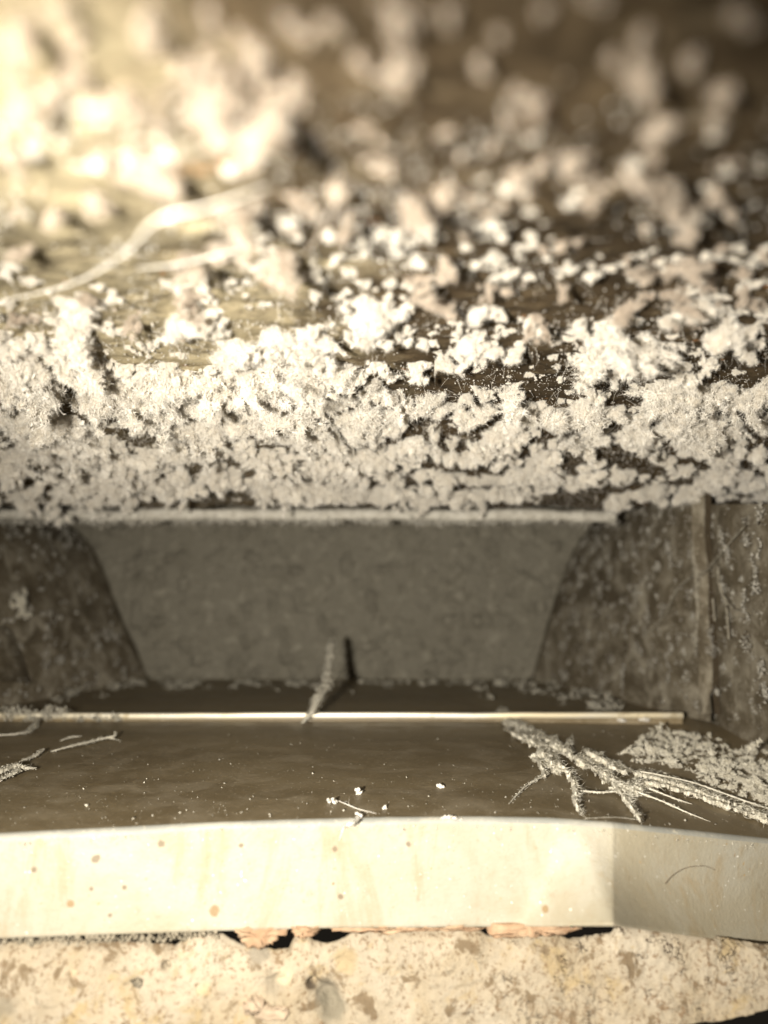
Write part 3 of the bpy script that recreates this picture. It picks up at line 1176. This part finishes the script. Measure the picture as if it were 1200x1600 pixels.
props(link("cobweb", s_.mesh("cobweb"), M_mat), "grey dusty cobweb branching across the right of the shelf from the bright rail", "cobweb")
web = [
    ([L(-40, 1215, .002), L(0, 1205, .002), L(22, 1197, .002), L(40, 1200, .0015), L(55, 1200, .001)], [.0012, .0014, .0012, .0008, .0004]),
    ([L(-30, 1232, .001), L(0, 1218, .0012), L(25, 1205, .0015), L(28, 1194, .002)], [.0003, .0006, .001, .0008]),
    ([L(35, 1188, .001), L(55, 1180, .001), L(68, 1170, .0015)], [.0005, .0008, .0004]),
    ([L(80, 1174, .0006), L(110, 1166, .001), L(135, 1160, .001), L(165, 1153, .001), L(188, 1157, .0006)], [.0003, .0007, .0007, .0006, .0002]),
    ([L(95, 1157, .0006), L(110, 1152, .0008), L(128, 1150, .0006)], [.0003, .0006, .0002]),
    ([L(165, 1153, .001), L(178, 1150, .0015), L(181, 1144, .0022)], [.0006, .0006, .0003]),
    ([L(-20, 1150, .001), L(30, 1146, .001), L(50, 1138, .001), L(60, 1122, .002)], [.0005, .0006, .0009, .0008]),
]
strand("cobweb", web, "broken dusty cobweb trailing over the left end of the brown shelf", M_web, "cobweb", 22, n=50, dens=0.5, grain=0.00017, flat=0.5)

# cobweb on the right seam
Rw = lambda px, py: np.array([0, 0, 0]) + (lambda q: q)(at_y(px, py, 0.268))


def on_right(px, py, off=0.0012):
    if px > 1098:
        r = ray(px, py)
        q = r * ((WX - 0.0016 - off) / r[0])
        return q
    lo, hi = 0.2, YE
    for _ in range(40):
        m = 0.5 * (lo + hi)
        q = at_y(px, py, m)
        xe = np.interp(q[2], pr[::-1, 2], pr[::-1, 0])
        t = (YE - m) / (YE - 0.270)
        xs_ = xe * (1 - t) + 0.1165 * t
        # ray hits the panel when it passes to its right
        if (q[0] - xs_) > 0 or t < 0:
            hi = m
        else:
            lo = m
        # panel runs towards the lens on the right: smaller y, larger x
    return q - np.array([off, off, 0])


web = [
    ([on_right(1088, 832), on_right(1088, 870), on_right(1092, 905), on_right(1092, 925)], [.0008, .0016, .0018, .0012]),
    ([on_right(1090, 915), on_right(1094, 950), on_right(1092, 985), on_right(1090, 1010)], [.0016, .0009, .0009, .0006]),
    ([on_right(1085, 900), on_right(1066, 915), on_right(1052, 935), on_right(1045, 955), on_right(1020, 985), on_right(1000, 998)], [.001, .0009, .0007, .0005, .0006, .0002]),
    ([on_right(1122, 885), on_right(1124, 910), on_right(1132, 935), on_right(1145, 950), on_right(1160, 955)], [.0006, .0008, .0008, .0006, .0004]),
    ([on_right(1134, 940), on_right(1137, 970), on_right(1139, 998)], [.0005, .0006, .0007]),
    ([on_right(1114, 935), on_right(1117, 970)], [.0006, .0005]),
    ([on_right(1096, 900), on_right(1110, 885), on_right(1130, 860), on_right(1165, 820)], [.0008, .0006, .0005, .0005]),
]
strand("cobweb", web, "faint grey cobweb stuck along the upright seam of the right wall", M_faint, "cobweb", 23, n=40, dens=0.5, grain=0.00026, flat=0.5, fat=0.8)

# ------------------------------------------------------------------ dust on sides, shelf edges
rng = np.random.default_rng(77)
S = Soup()
for (g, cnt) in ((lp, 420), (rgp, 420)):
    i = rng.integers(2, g.shape[0] - 2, cnt)
    j = rng.integers(2, g.shape[1] - 2, cnt)
    for a, b in zip(i, j):
        nn = int(rng.exponential(9)) + 2
        c = g[a, b] + np.array([0.0 if g is rgp else 0.0004, -0.0004, 0])
        r0 = rng.uniform(0.0004, 0.0013)
        nn = int(nn * 1.8)
        q = c + rng.normal(0, 1, (nn, 3)) * np.array([r0 * 0.5, r0, r0])
        tets(S, q, rng.uniform(0.00015, 0.0004, nn), rng)
i = rng.integers(2, ow.shape[0] - 2, 420)
j = rng.integers(0, ow.shape[1] - 2, 420)
for a, b in zip(i, j):
    nn = int(rng.exponential(10)) + 2
    r0 = rng.uniform(0.0003, 0.0010)
    q = ow[a, b] - np.array([0.0004, 0, 0]) + rng.normal(0, 1, (nn, 3)) * np.array([r0 * 0.4, r0 * 1.4, r0])
    tets(S, q, rng.uniform(0.00012, 0.0003, nn), rng)
for c in range(20):
    px, py = rng.uniform(900, 1200), rng.uniform(820, 1040)
    n_ = int(rng.integers(6, 22))
    for k_ in range(n_):
        px += rng.normal(0, 1.6)
        py += rng.uniform(1, 4)
        if py > 1085:
            break
        q = on_right(px, py, 0.0007) + rng.normal(0, 1, (5, 3)) * np.array([.0002, .0004, .0004])
        tets(S, q, rng.uniform(0.00012, 0.00034, 5), rng)
# bigger tufts on the outer right wall
for px, py, r0 in ((1165, 1005, .0016), (1190, 1045, .0012), (1180, 920, .0012), (1165, 845, .001), (1190, 800, .0014), (1195, 1085, .001), (1135, 860, .0012), (1120, 1080, .0006)):
    q = on_right(px, py) + rng.normal(0, 1, (60, 3)) * np.array([r0 * .3, r0, r0])
    tets(S, q, rng.uniform(0.00015, 0.00035, 60), rng)
for px, py, r0 in ((995, 935, .0022), (940, 880, .0014), (955, 895, .0016), (1045, 855, .0014), (1030, 885, .0009), (1015, 830, .0009), (1050, 1012, .001), (920, 995, .001), (935, 845, .0012), (885, 1055, .0014)):
    q = on_right(px, py, 0.0006) + rng.normal(0, 1, (60, 3)) * np.array([r0 * .4, r0 * .5, r0])
    tets(S, q, rng.uniform(0.0002, 0.0004, 60), rng)
props(link("wall_dust", S.mesh("wall_dust"), M_ledge), "scattered pale dust flecks clinging to both dark side walls", "dust", kind="stuff")

# line of lint at the back of the shelf
S = Soup()
for c in range(360):
    px = rng.uniform(-40, 980)
    pw = np.interp(px, [0, 120, 250, 420, 520, 600, 850, 960], [1, 1, .5, .35, .12, .3, .5, 1])
    if rng.random() > pw:
        continue
    py = 1066 + rng.exponential(4) + (rng.uniform(0, 22) if (px < 130 or px > 830) and rng.random() < .6 else 0)
    c0 = on_shelf(px, py, 0.0008)
    nn = int(rng.exponential(22)) + 5
    r0 = rng.uniform(0.0004, 0.0016) * (0.6 + 0.6 * pw)
    q = c0 + np.abs(rng.normal(0, 1, (nn, 3))) * np.array([0, 0, r0 * .8]) + rng.normal(0, 1, (nn, 3)) * np.array([r0 * 1.5, r0, 0.0002])
    tets(S, q, rng.uniform(0.0002, 0.0005, nn), rng)
for c in range(70):                     # lint on the bright rail at the left
    px = rng.uniform(-30, 110) if c < 55 else rng.uniform(110, 190)
    c0 = at_y(px, 1112 if c < 40 else 1122, RY - 0.0012)
    nn = int(rng.exponential(14)) + 4
    r0 = rng.uniform(0.0004, 0.0010)
    tets(S, c0 + rng.normal(0, r0, (nn, 3)), rng.uniform(0.00015, 0.0004, nn), rng)
for px, py, r0 in ((952, 1100, .0018), (940, 1104, .0016), (960, 1106, .0014), (925, 1102, .001), (1010, 1095, .0007)):
    q = on_shelf(px, py, 0.001) + rng.normal(0, 1, (110, 3)) * np.array([r0 * 1.3, r0, r0 * .8])
    tets(S, q, rng.uniform(0.0002, 0.0005, 110), rng)
props(link("shelf_lint", S.mesh("shelf_lint"), M_web), "thin line of grey lint where the shelf meets the back panel", "lint", kind="stuff")

# crumbly dust heap in the right corner of the shelf
S = Soup()
for c in range(620):
    u = rng.random() ** 0.8
    px = 985 + 260 * u
    lo_ = np.interp(px, [985, 1030, 1100, 1200, 1260], [1170, 1145, 1150, 1185, 1215])
    hi_ = np.interp(px, [985, 1030, 1100, 1200, 1260], [1195, 1205, 1225, 1262, 1285])
    py = rng.uniform(lo_, hi_)
    c0 = on_shelf(px, py, 0.0003)
    if c0[0] > WX - 0.002 or fbm(c0[None], 150, 2, 5)[0] < -0.22:
        continue
    r0 = 0.00035 * math.exp(rng.normal(0.9, 0.65))
    r0 = min(r0, 0.0034)
    v_, t_ = clump_arrays(rng, r0, 700 if r0 > 0.0009 else 180, (rng.uniform(0.9, 1.7), rng.uniform(0.6, 1.0), rng.uniform(0.5, 0.9)), 0.05, 20, 8, ICO1, start=4, hair=1.4, blade=(0.2, 0.02), bow=2)
    S.add(v_ + c0 + np.array([0, 0, r0 * 0.5]), t_)
props(link("dust_heap", S.mesh("dust_heap"), M_mat), "crumbly grey dust heaped in the shelf's right corner against the wall", "dust", kind="stuff")

# fine specks lying on the shelf
S = Soup()
for c in range(1000):
    px, py = rng.uniform(0, 1200), 1290 - 165 * rng.random() ** 1.3
    q = on_shelf(px, py, 0.0001)
    if q[1] < lip_y(px) + 0.001:
        continue
    sz = 0.00004 + rng.exponential(0.00004)
    tets(S, q[None], sz, rng)
for c in range(260):                                   # grit along the top bend of the lip
    px = rng.uniform(0, 1200)
    if rng.random() > np.interp(px, [0, 150, 500, 680, 720, 900, 960, 1200], [.9, 1, .4, .6, .7, .3, .9, .9]):
        continue
    q = lip(px, rng.uniform(-0.01, 0.05))
    q = q + np.array([0, -0.00012, 0.0001])
    tets(S, q[None], rng.uniform(0.00004, 0.00016), rng)
props(link("shelf_specks", S.mesh("shelf_specks"), M_web), "fine pale specks sprinkled over the brown shelf", "dust specks", kind="stuff")

# the few separate crumbs near the lip
crumbs = [(560, 1235, 13, "pale crumb farthest back of three on the shelf's middle"), (601, 1258, 9, "tiny cream crumb on the shelf right of the threaded crumb"),
          (690, 1225, 13, "grey crumb alone on the shelf further right of the middle"), (520, 1250, 13, "small pale flake with a thin tail on the shelf left of centre")]
for px, py, wd, lab in crumbs:
    c0 = on_shelf(px, py + 3, 0.0004)
    r0 = wd * c0[1] / F * 0.5
    s = Soup()
    lv = branch_points(rng, 96, r0 * 0.9, (1, .8, .9))[-1]
    blobs(s, lv[:8], r0 * 0.4, rng)
    tets(s, lv, r0 * 0.16, rng)
    if wd == 13 and px == 520:
        fuzzy(s, np.array([on_shelf(528, 1251, .0004), on_shelf(545, 1258, .0003), on_shelf(560, 1264, .0002), on_shelf(588, 1271, .0001)]) - c0, [.0001, .00012, .0001, .00004], rng, n=30, dens=0.4, grain=0.0001)
    o = link("crumb", s.mesh("crumb"), M_dust)
    o.location = c0
    props(o, lab, "crumb")
s = Soup()
c0 = on_shelf(561, 1276, 0.0004)
lv = branch_points(rng, 96, 0.0008, (1, .8, .9))[-1] + c0
blobs(s, lv[:8], 0.00035, rng)
tets(s, lv, 0.00013, rng)
fuzzy(s, [c0, on_shelf(556, 1284, .0005), on_shelf(544, 1289, .0004), lip(538, 0.01) + np.array([0, -.0003, .0003]), lip(530, 0.13) + np.array([0, -.0003, 0])], [.0004, .00025, .0003, .00016, .00006], rng, n=30, dens=0.5, grain=0.0001)
props(link("crumb", s.mesh("crumb"), M_dust), "pale crumb with a thread drooping over the cream lip's top edge", "crumb")
s = Soup()
c0 = lip(706, 0.0) + np.array([0, 0.0004, 0.001])
lv = branch_points(rng, 192, 0.0010, (1.8, .8, .6))[-1] + c0
blobs(s, lv[:8], 0.0004, rng)
tets(s, lv, 0.00015, rng)
props(link("crumb", s.mesh("crumb"), M_dust), "yellowish crumb sitting on the very edge of the cream lip", "crumb")
# two bright crumbs under the rail
for px, lab in ((970, "left of two bright white crumbs under the rail's right end"), (1011, "right of two bright white crumbs under the rail's right end")):
    s = Soup()
    c0 = at_y(px, 1125, RY - 0.002)
    lv = branch_points(rng, 96, 0.0011, (1.3, .8, .6))[-1]
    blobs(s, lv[:8], 0.0006, rng)
    tets(s, lv, 0.0002, rng)
    o = link("crumb", s.mesh("crumb"), M_dust)
    o.location = c0
    props(o, lab, "crumb")
# tuft on the left side panel
s = Soup()
v, t = clump_arrays(rng, 0.0058, 3000, (0.8, 0.8, 1.3), 0.04, 90, 30, ICO1, hair=1.4)
o = link("dust_clump", mesh_data("dust_clump", v, tris=t), M_mat)
o.location = on_left(20, 942) + np.array([0.003, -0.001, 0])
props(o, "ragged grey dust tuft stuck on the dark left side panel", "dust clump")

# ------------------------------------------------------------------ hair on the lip
s = Soup()
pts = [lip(px, (py - itp(px, TOP)) / (itp(px, BOT) - itp(px, TOP))) + np.array([-0.0001, -0.00025, 0]) for px, py in
       ((1040, 1380), (1052, 1367), (1068, 1357), (1085, 1353), (1103, 1353), (1118, 1359))]
tube(s, smooth_path(pts, 40), np.linspace(0.00009, 0.00003, 40), rng, sides=5, rough=0.02)
props(link("hair", s.mesh("hair"), M_hair), "single curved dark hair stuck on the lip's shaded right end", "hair")

# ------------------------------------------------------------------ plaster ledge below the lip
PT = [(-300, 1488), (0, 1477), (100, 1474), (200, 1476), (255, 1478), (270, 1482), (292, 1468), (300, 1466), (345, 1466), (365, 1476), (385, 1484), (420, 1486), (430, 1488), (450, 1486), (460, 1466),
      (480, 1467), (492, 1473), (505, 1478), (530, 1473), (548, 1462), (560, 1457), (640, 1459), (700, 1459), (750, 1460), (765, 1468), (800, 1470), (830, 1467), (870, 1468), (893, 1472), (930, 1466), (958, 1461),
      (966, 1448), (1050, 1460), (1200, 1480), (1400, 1508)]
PB = [(-300, 1650), (930, 1655), (985, 1618), (1040, 1610), (1110, 1606), (1155, 1597), (1200, 1584), (1400, 1565)]


def plaster_mat():
    t = NT("old_plaster")
    a = t.noise(55, 6, 0.65, 0.5)
    b = t.math("ADD", t.noise(620, 7, 0.7), t.math("MULTIPLY", t.math("SUBTRACT", t.noise(85, 6, 0.7, 0.4, off=(4, 2, 6)), 0.5), 0.55))
    c = t.mix(t.ramp(a, 0.3, 0.7), (0.275, 0.224, 0.15), (0.345, 0.30, 0.23))
    c = t.mix(t.math('MULTIPLY', t.ramp(b, 0.57, 0.66), 0.85), c, (0.165, 0.112, 0.066))
    c = t.mix(t.ramp(t.noise(120, 6, 0.7, 0.6, off=(5, 5, 0)), 0.54, 0.66), c, (0.29, 0.225, 0.13))
    c = t.mix(t.ramp(t.noise(180, 6, 0.7, 0.6, off=(2, 8, 3)), 0.55, 0.63), c, (0.15, 0.112, 0.07))
    c = t.mix(t.math("MULTIPLY", t.ramp(t.noise(1000, 5, 0.7, off=(6, 3, 3)), 0.54, 0.64), 0.75), c, (0.14, 0.095, 0.055))
    crk = t.vor(520, dist=(420, 0.0045))
    zone = t.ramp(t.noise(190, 5, 0.65, 0.5, off=(1, 1, 1)), 0.53, 0.64)
    sep = t.n("ShaderNodeSeparateXYZ")
    t.l(t.co, sep.inputs[0])
    zone = t.math('MULTIPLY', zone, t.ramp(sep.outputs[0], 0.0, 0.05, 0.04, 1.0))
    crack = t.math('MULTIPLY', t.ramp(crk, 0.0, 0.06, 1.0, 0.0), zone)
    c = t.mix(t.math('MULTIPLY', crack, 0.9), c, (0.07, 0.045, 0.03))
    wob = t.noise(500, 5, 0.65)
    for px, py, d, col in ((508, 1548, 34, (0.16, 0.14, 0.105)), (520, 1572, 44, (0.17, 0.15, 0.11)), (487, 1538, 16, (0.09, 0.07, 0.05)), (428, 1535, 32, (0.24, 0.205, 0.15)),
                           (445, 1522, 26, (0.42, 0.35, 0.24)), (12, 1568, 40, (0.21, 0.18, 0.13)), (405, 1488, 30, (0.24, 0.21, 0.16)), (540, 1500, 34, (0.30, 0.235, 0.14)),
                           (320, 1545, 26, (0.42, 0.33, 0.2)), (330, 1575, 26, (0.45, 0.34, 0.21)), (115, 1520, 20, (0.44, 0.34, 0.22)), (265, 1510, 14, (0.35, 0.30, 0.22))):
        q = at_y(px, py, float(lip_y(min(px, 820))))
        c = t.mix(t.math('MULTIPLY', t.spot(q, d * .5 * q[1] / F, 0.35, wob), 0.9), c, col)
    h = t.math('SUBTRACT', t.math('ADD', b, t.math('MULTIPLY', t.noise(1300, 6, 0.7), 0.4)), t.math('MULTIPLY', crack, 1.2))
    rough_zone = t.ramp(t.noise(75, 5, 0.65, 0.5, off=(3, 3, 8)), 0.38, 0.62, 0.12, 1.0)
    t.bump(t.math('MULTIPLY', h, rough_zone), 1.0, 0.0005)
    return t.out(c, 0.95, 0.1)


M_pl = plaster_mat()
cols = np.linspace(-300, 1400, 760)
R_ = []
nt_ = 76
top_p = itp(cols, PT) + 1.6 * fbm(np.stack([cols, 0 * cols, 0 * cols], -1), 0.11, 4, 9)
bot_p = itp(cols, PB) + 3.0 * fbm(np.stack([cols, 0 * cols + 4, 0 * cols], -1), 0.05, 4, 19)


def pl_y(px):
    """the plaster runs on straighter than the lip, which folds back at its right end"""
    px = np.asarray(px, float)
    l = lip_y(px)
    c = float(lip_y(960.0))
    return np.where(px > 820, float(lip_y(820.0)) + (px - 820) * 0.000004, l) + 0.0002


yb = pl_y(cols)
for i in range(nt_):
    t = i / (nt_ - 1)
    q = at_y(cols, top_p * (1 - t) + bot_p * t, yb - 0.0035 * t)
    e = min(1, t * 9)
    q[:, 1] += -0.0012 * fbm(q, 90, 6, 33, 0.55) - 0.0003 * np.maximum(0, fbm(q, 1300, 2, 38)) - 0.0009 * (lambda h_: np.floor(h_) + np.clip((h_ - np.floor(h_)) * 6 - 5, 0, 1))(fbm(q, 130, 4, 71) * 3.0) * 0.2 + 0.0016 * (1 - e) ** 2 + 0.002 * max(0, (t - 0.93) / 0.07) ** 2
    q[:, 2] += 0.0003 * fbm(q, 300, 3, 37)
    # shallow pits
    for px, py, rr, dp in ((508, 1552, 22, .0022), (520, 1575, 22, .002), (487, 1538, 10, .003), (430, 1535, 18, .001), (213, 1536, 9, .0012), (258, 1512, 8, .0022)):
        cpx, cpy = cols, top_p * (1 - t) + bot_p * t
        d2 = ((cpx - px) ** 2 + (cpy - py) ** 2) / rr ** 2
        q[:, 1] += dp * np.exp(-d2 * 1.6)
    R_.append(q)
back_top = at_y(cols, top_p + 10, yb + 0.035)
top_rows = [R_[0] * (1 - a) + back_top * a for a in (1.0, 0.5, 0.15, 0.05)]
for r in top_rows:
    r[:, 2] += 0.0006 * fbm(r, 200, 3, 51) - 0.0006
bot_rows = [R_[-1] + np.array([0, d_, 0.0006]) for d_ in (0.002, 0.008, 0.03)]
pp = np.stack(top_rows + R_ + bot_rows)
ledge = grid_obj("plaster_ledge", pp, M_pl)
props(ledge, "crumbling cream plaster ledge directly under the painted lip", "plaster ledge")


def on_plaster(px, py, off=0.0):
    tt_ = (py - itp(px, PT)) / (itp(px, PB) - itp(px, PT))
    return at_y(px, py, float(pl_y(px)) - 0.0035 * tt_ - off)


# stones bedded in the plaster: parts of the ledge


def lump(name, outline, m, parent, thick, off, seed):
    """a flat chip or stone with an irregular outline, a domed face and real thickness"""
    r_ = np.random.default_rng(seed)
    o2 = np.array(outline, float)
    n_ = 48
    closed = np.concatenate([o2, o2[:1]])
    seg = np.linspace(0, len(o2), n_, endpoint=False)
    i_ = seg.astype(int)
    f_ = (seg - i_)[:, None]
    pts2 = closed[i_] * (1 - f_) + closed[i_ + 1] * f_
    pts2 += r_.normal(0, 1.7, pts2.shape)
    c2 = pts2.mean(0)
    V_, ringn = [], 7
    for k_ in range(ringn):
        s_ = 1 - k_ / ringn
        p2 = c2 + (pts2 - c2) * s_
        dome = thick * (1 - s_ ** 5) * 0.16
        V_.append(np.array([on_plaster(p[0], p[1], off + dome) for p in p2]))
    V_ = [V_[0] + np.array([0, thick, 0])] + V_
    V_ = np.stack(V_)
    V_[1:, :, 1] -= 0.0012 * fbm(V_[1:], 600, 4, seed) + 0.0003 * fbm(V_[1:], 1500, 3, seed + 3)
    fq = []
    R0, C0 = V_.shape[:2]
    for a_ in range(R0 - 1):
        for b_ in range(C0):
            b2 = (b_ + 1) % C0
            fq.append([a_ * C0 + b_, a_ * C0 + b2, (a_ + 1) * C0 + b2, (a_ + 1) * C0 + b_])
    vv = np.concatenate([V_.reshape(-1, 3), V_[-1].mean(0, keepdims=True)])
    tr = [[(R0 - 1) * C0 + b_, (R0 - 1) * C0 + (b_ + 1) % C0, R0 * C0] for b_ in range(C0)]
    o_ = link(name, mesh_data(name, vv, tris=np.array(tr), quads=np.array(fq), smooth=False), m, parent)
    return o_


lump("stone", [(380, 1570), (392, 1558), (410, 1560), (425, 1574), (452, 1577), (450, 1588), (420, 1597), (398, 1594), (385, 1584)], M_stone, ledge, 0.0016, 0.0007, 5)
lump("stone", [(206, 1533), (214, 1530), (221, 1535), (219, 1541), (210, 1542)], M_grey, ledge, 0.001, 0.0004, 6)

# terracotta chips wedged in the joint between lip and plaster
chips = [
    ([(362, 1448), (400, 1447), (445, 1446), (448, 1458), (430, 1468), (420, 1478), (405, 1482), (385, 1479), (372, 1466)], "fan shaped terracotta chip wedged under the lip left of centre", 0.004, 0.0003, 1),
    ([(455, 1447), (500, 1446), (498, 1456), (485, 1464), (468, 1466), (458, 1458)], "small rounded terracotta chip between two dark holes under the lip", 0.004, 0.0002, 2),
    ([(500, 1448), (610, 1444), (760, 1444), (762, 1452), (700, 1455), (600, 1457), (540, 1457)], "thin straight terracotta strip showing below the middle of the lip", 0.004, -0.0003, 3),
    ([(760, 1450), (772, 1442), (810, 1440), (850, 1442), (905, 1446), (908, 1451), (885, 1459), (850, 1463), (815, 1465), (790, 1467), (770, 1464)], "longest jagged terracotta chip under the lip near its right fold", 0.004, 0.0008, 4),
]
for out_, lab, th_, off_, sd in chips:
    props(lump("terracotta_chip", out_, M_chip, None, th_, off_, sd + 40), lab, "chip")

# rubble in the joint at the left
S = Soup()
rng = np.random.default_rng(9)
for c in range(420):
    px = rng.uniform(-20, 350)
    py = itp(px, BOT) + rng.uniform(0, 14)
    q = at_y(px, py, float(lip_y(px)) + rng.uniform(0.0006, 0.004))
    blobs(S, q[None], rng.uniform(0.00012, 0.0006), rng, ICO1, 0.3)
props(link("joint_rubble", S.mesh("joint_rubble"), M_grey), "grey gritty rubble packed in the joint under the lip's left half", "rubble", kind="stuff")
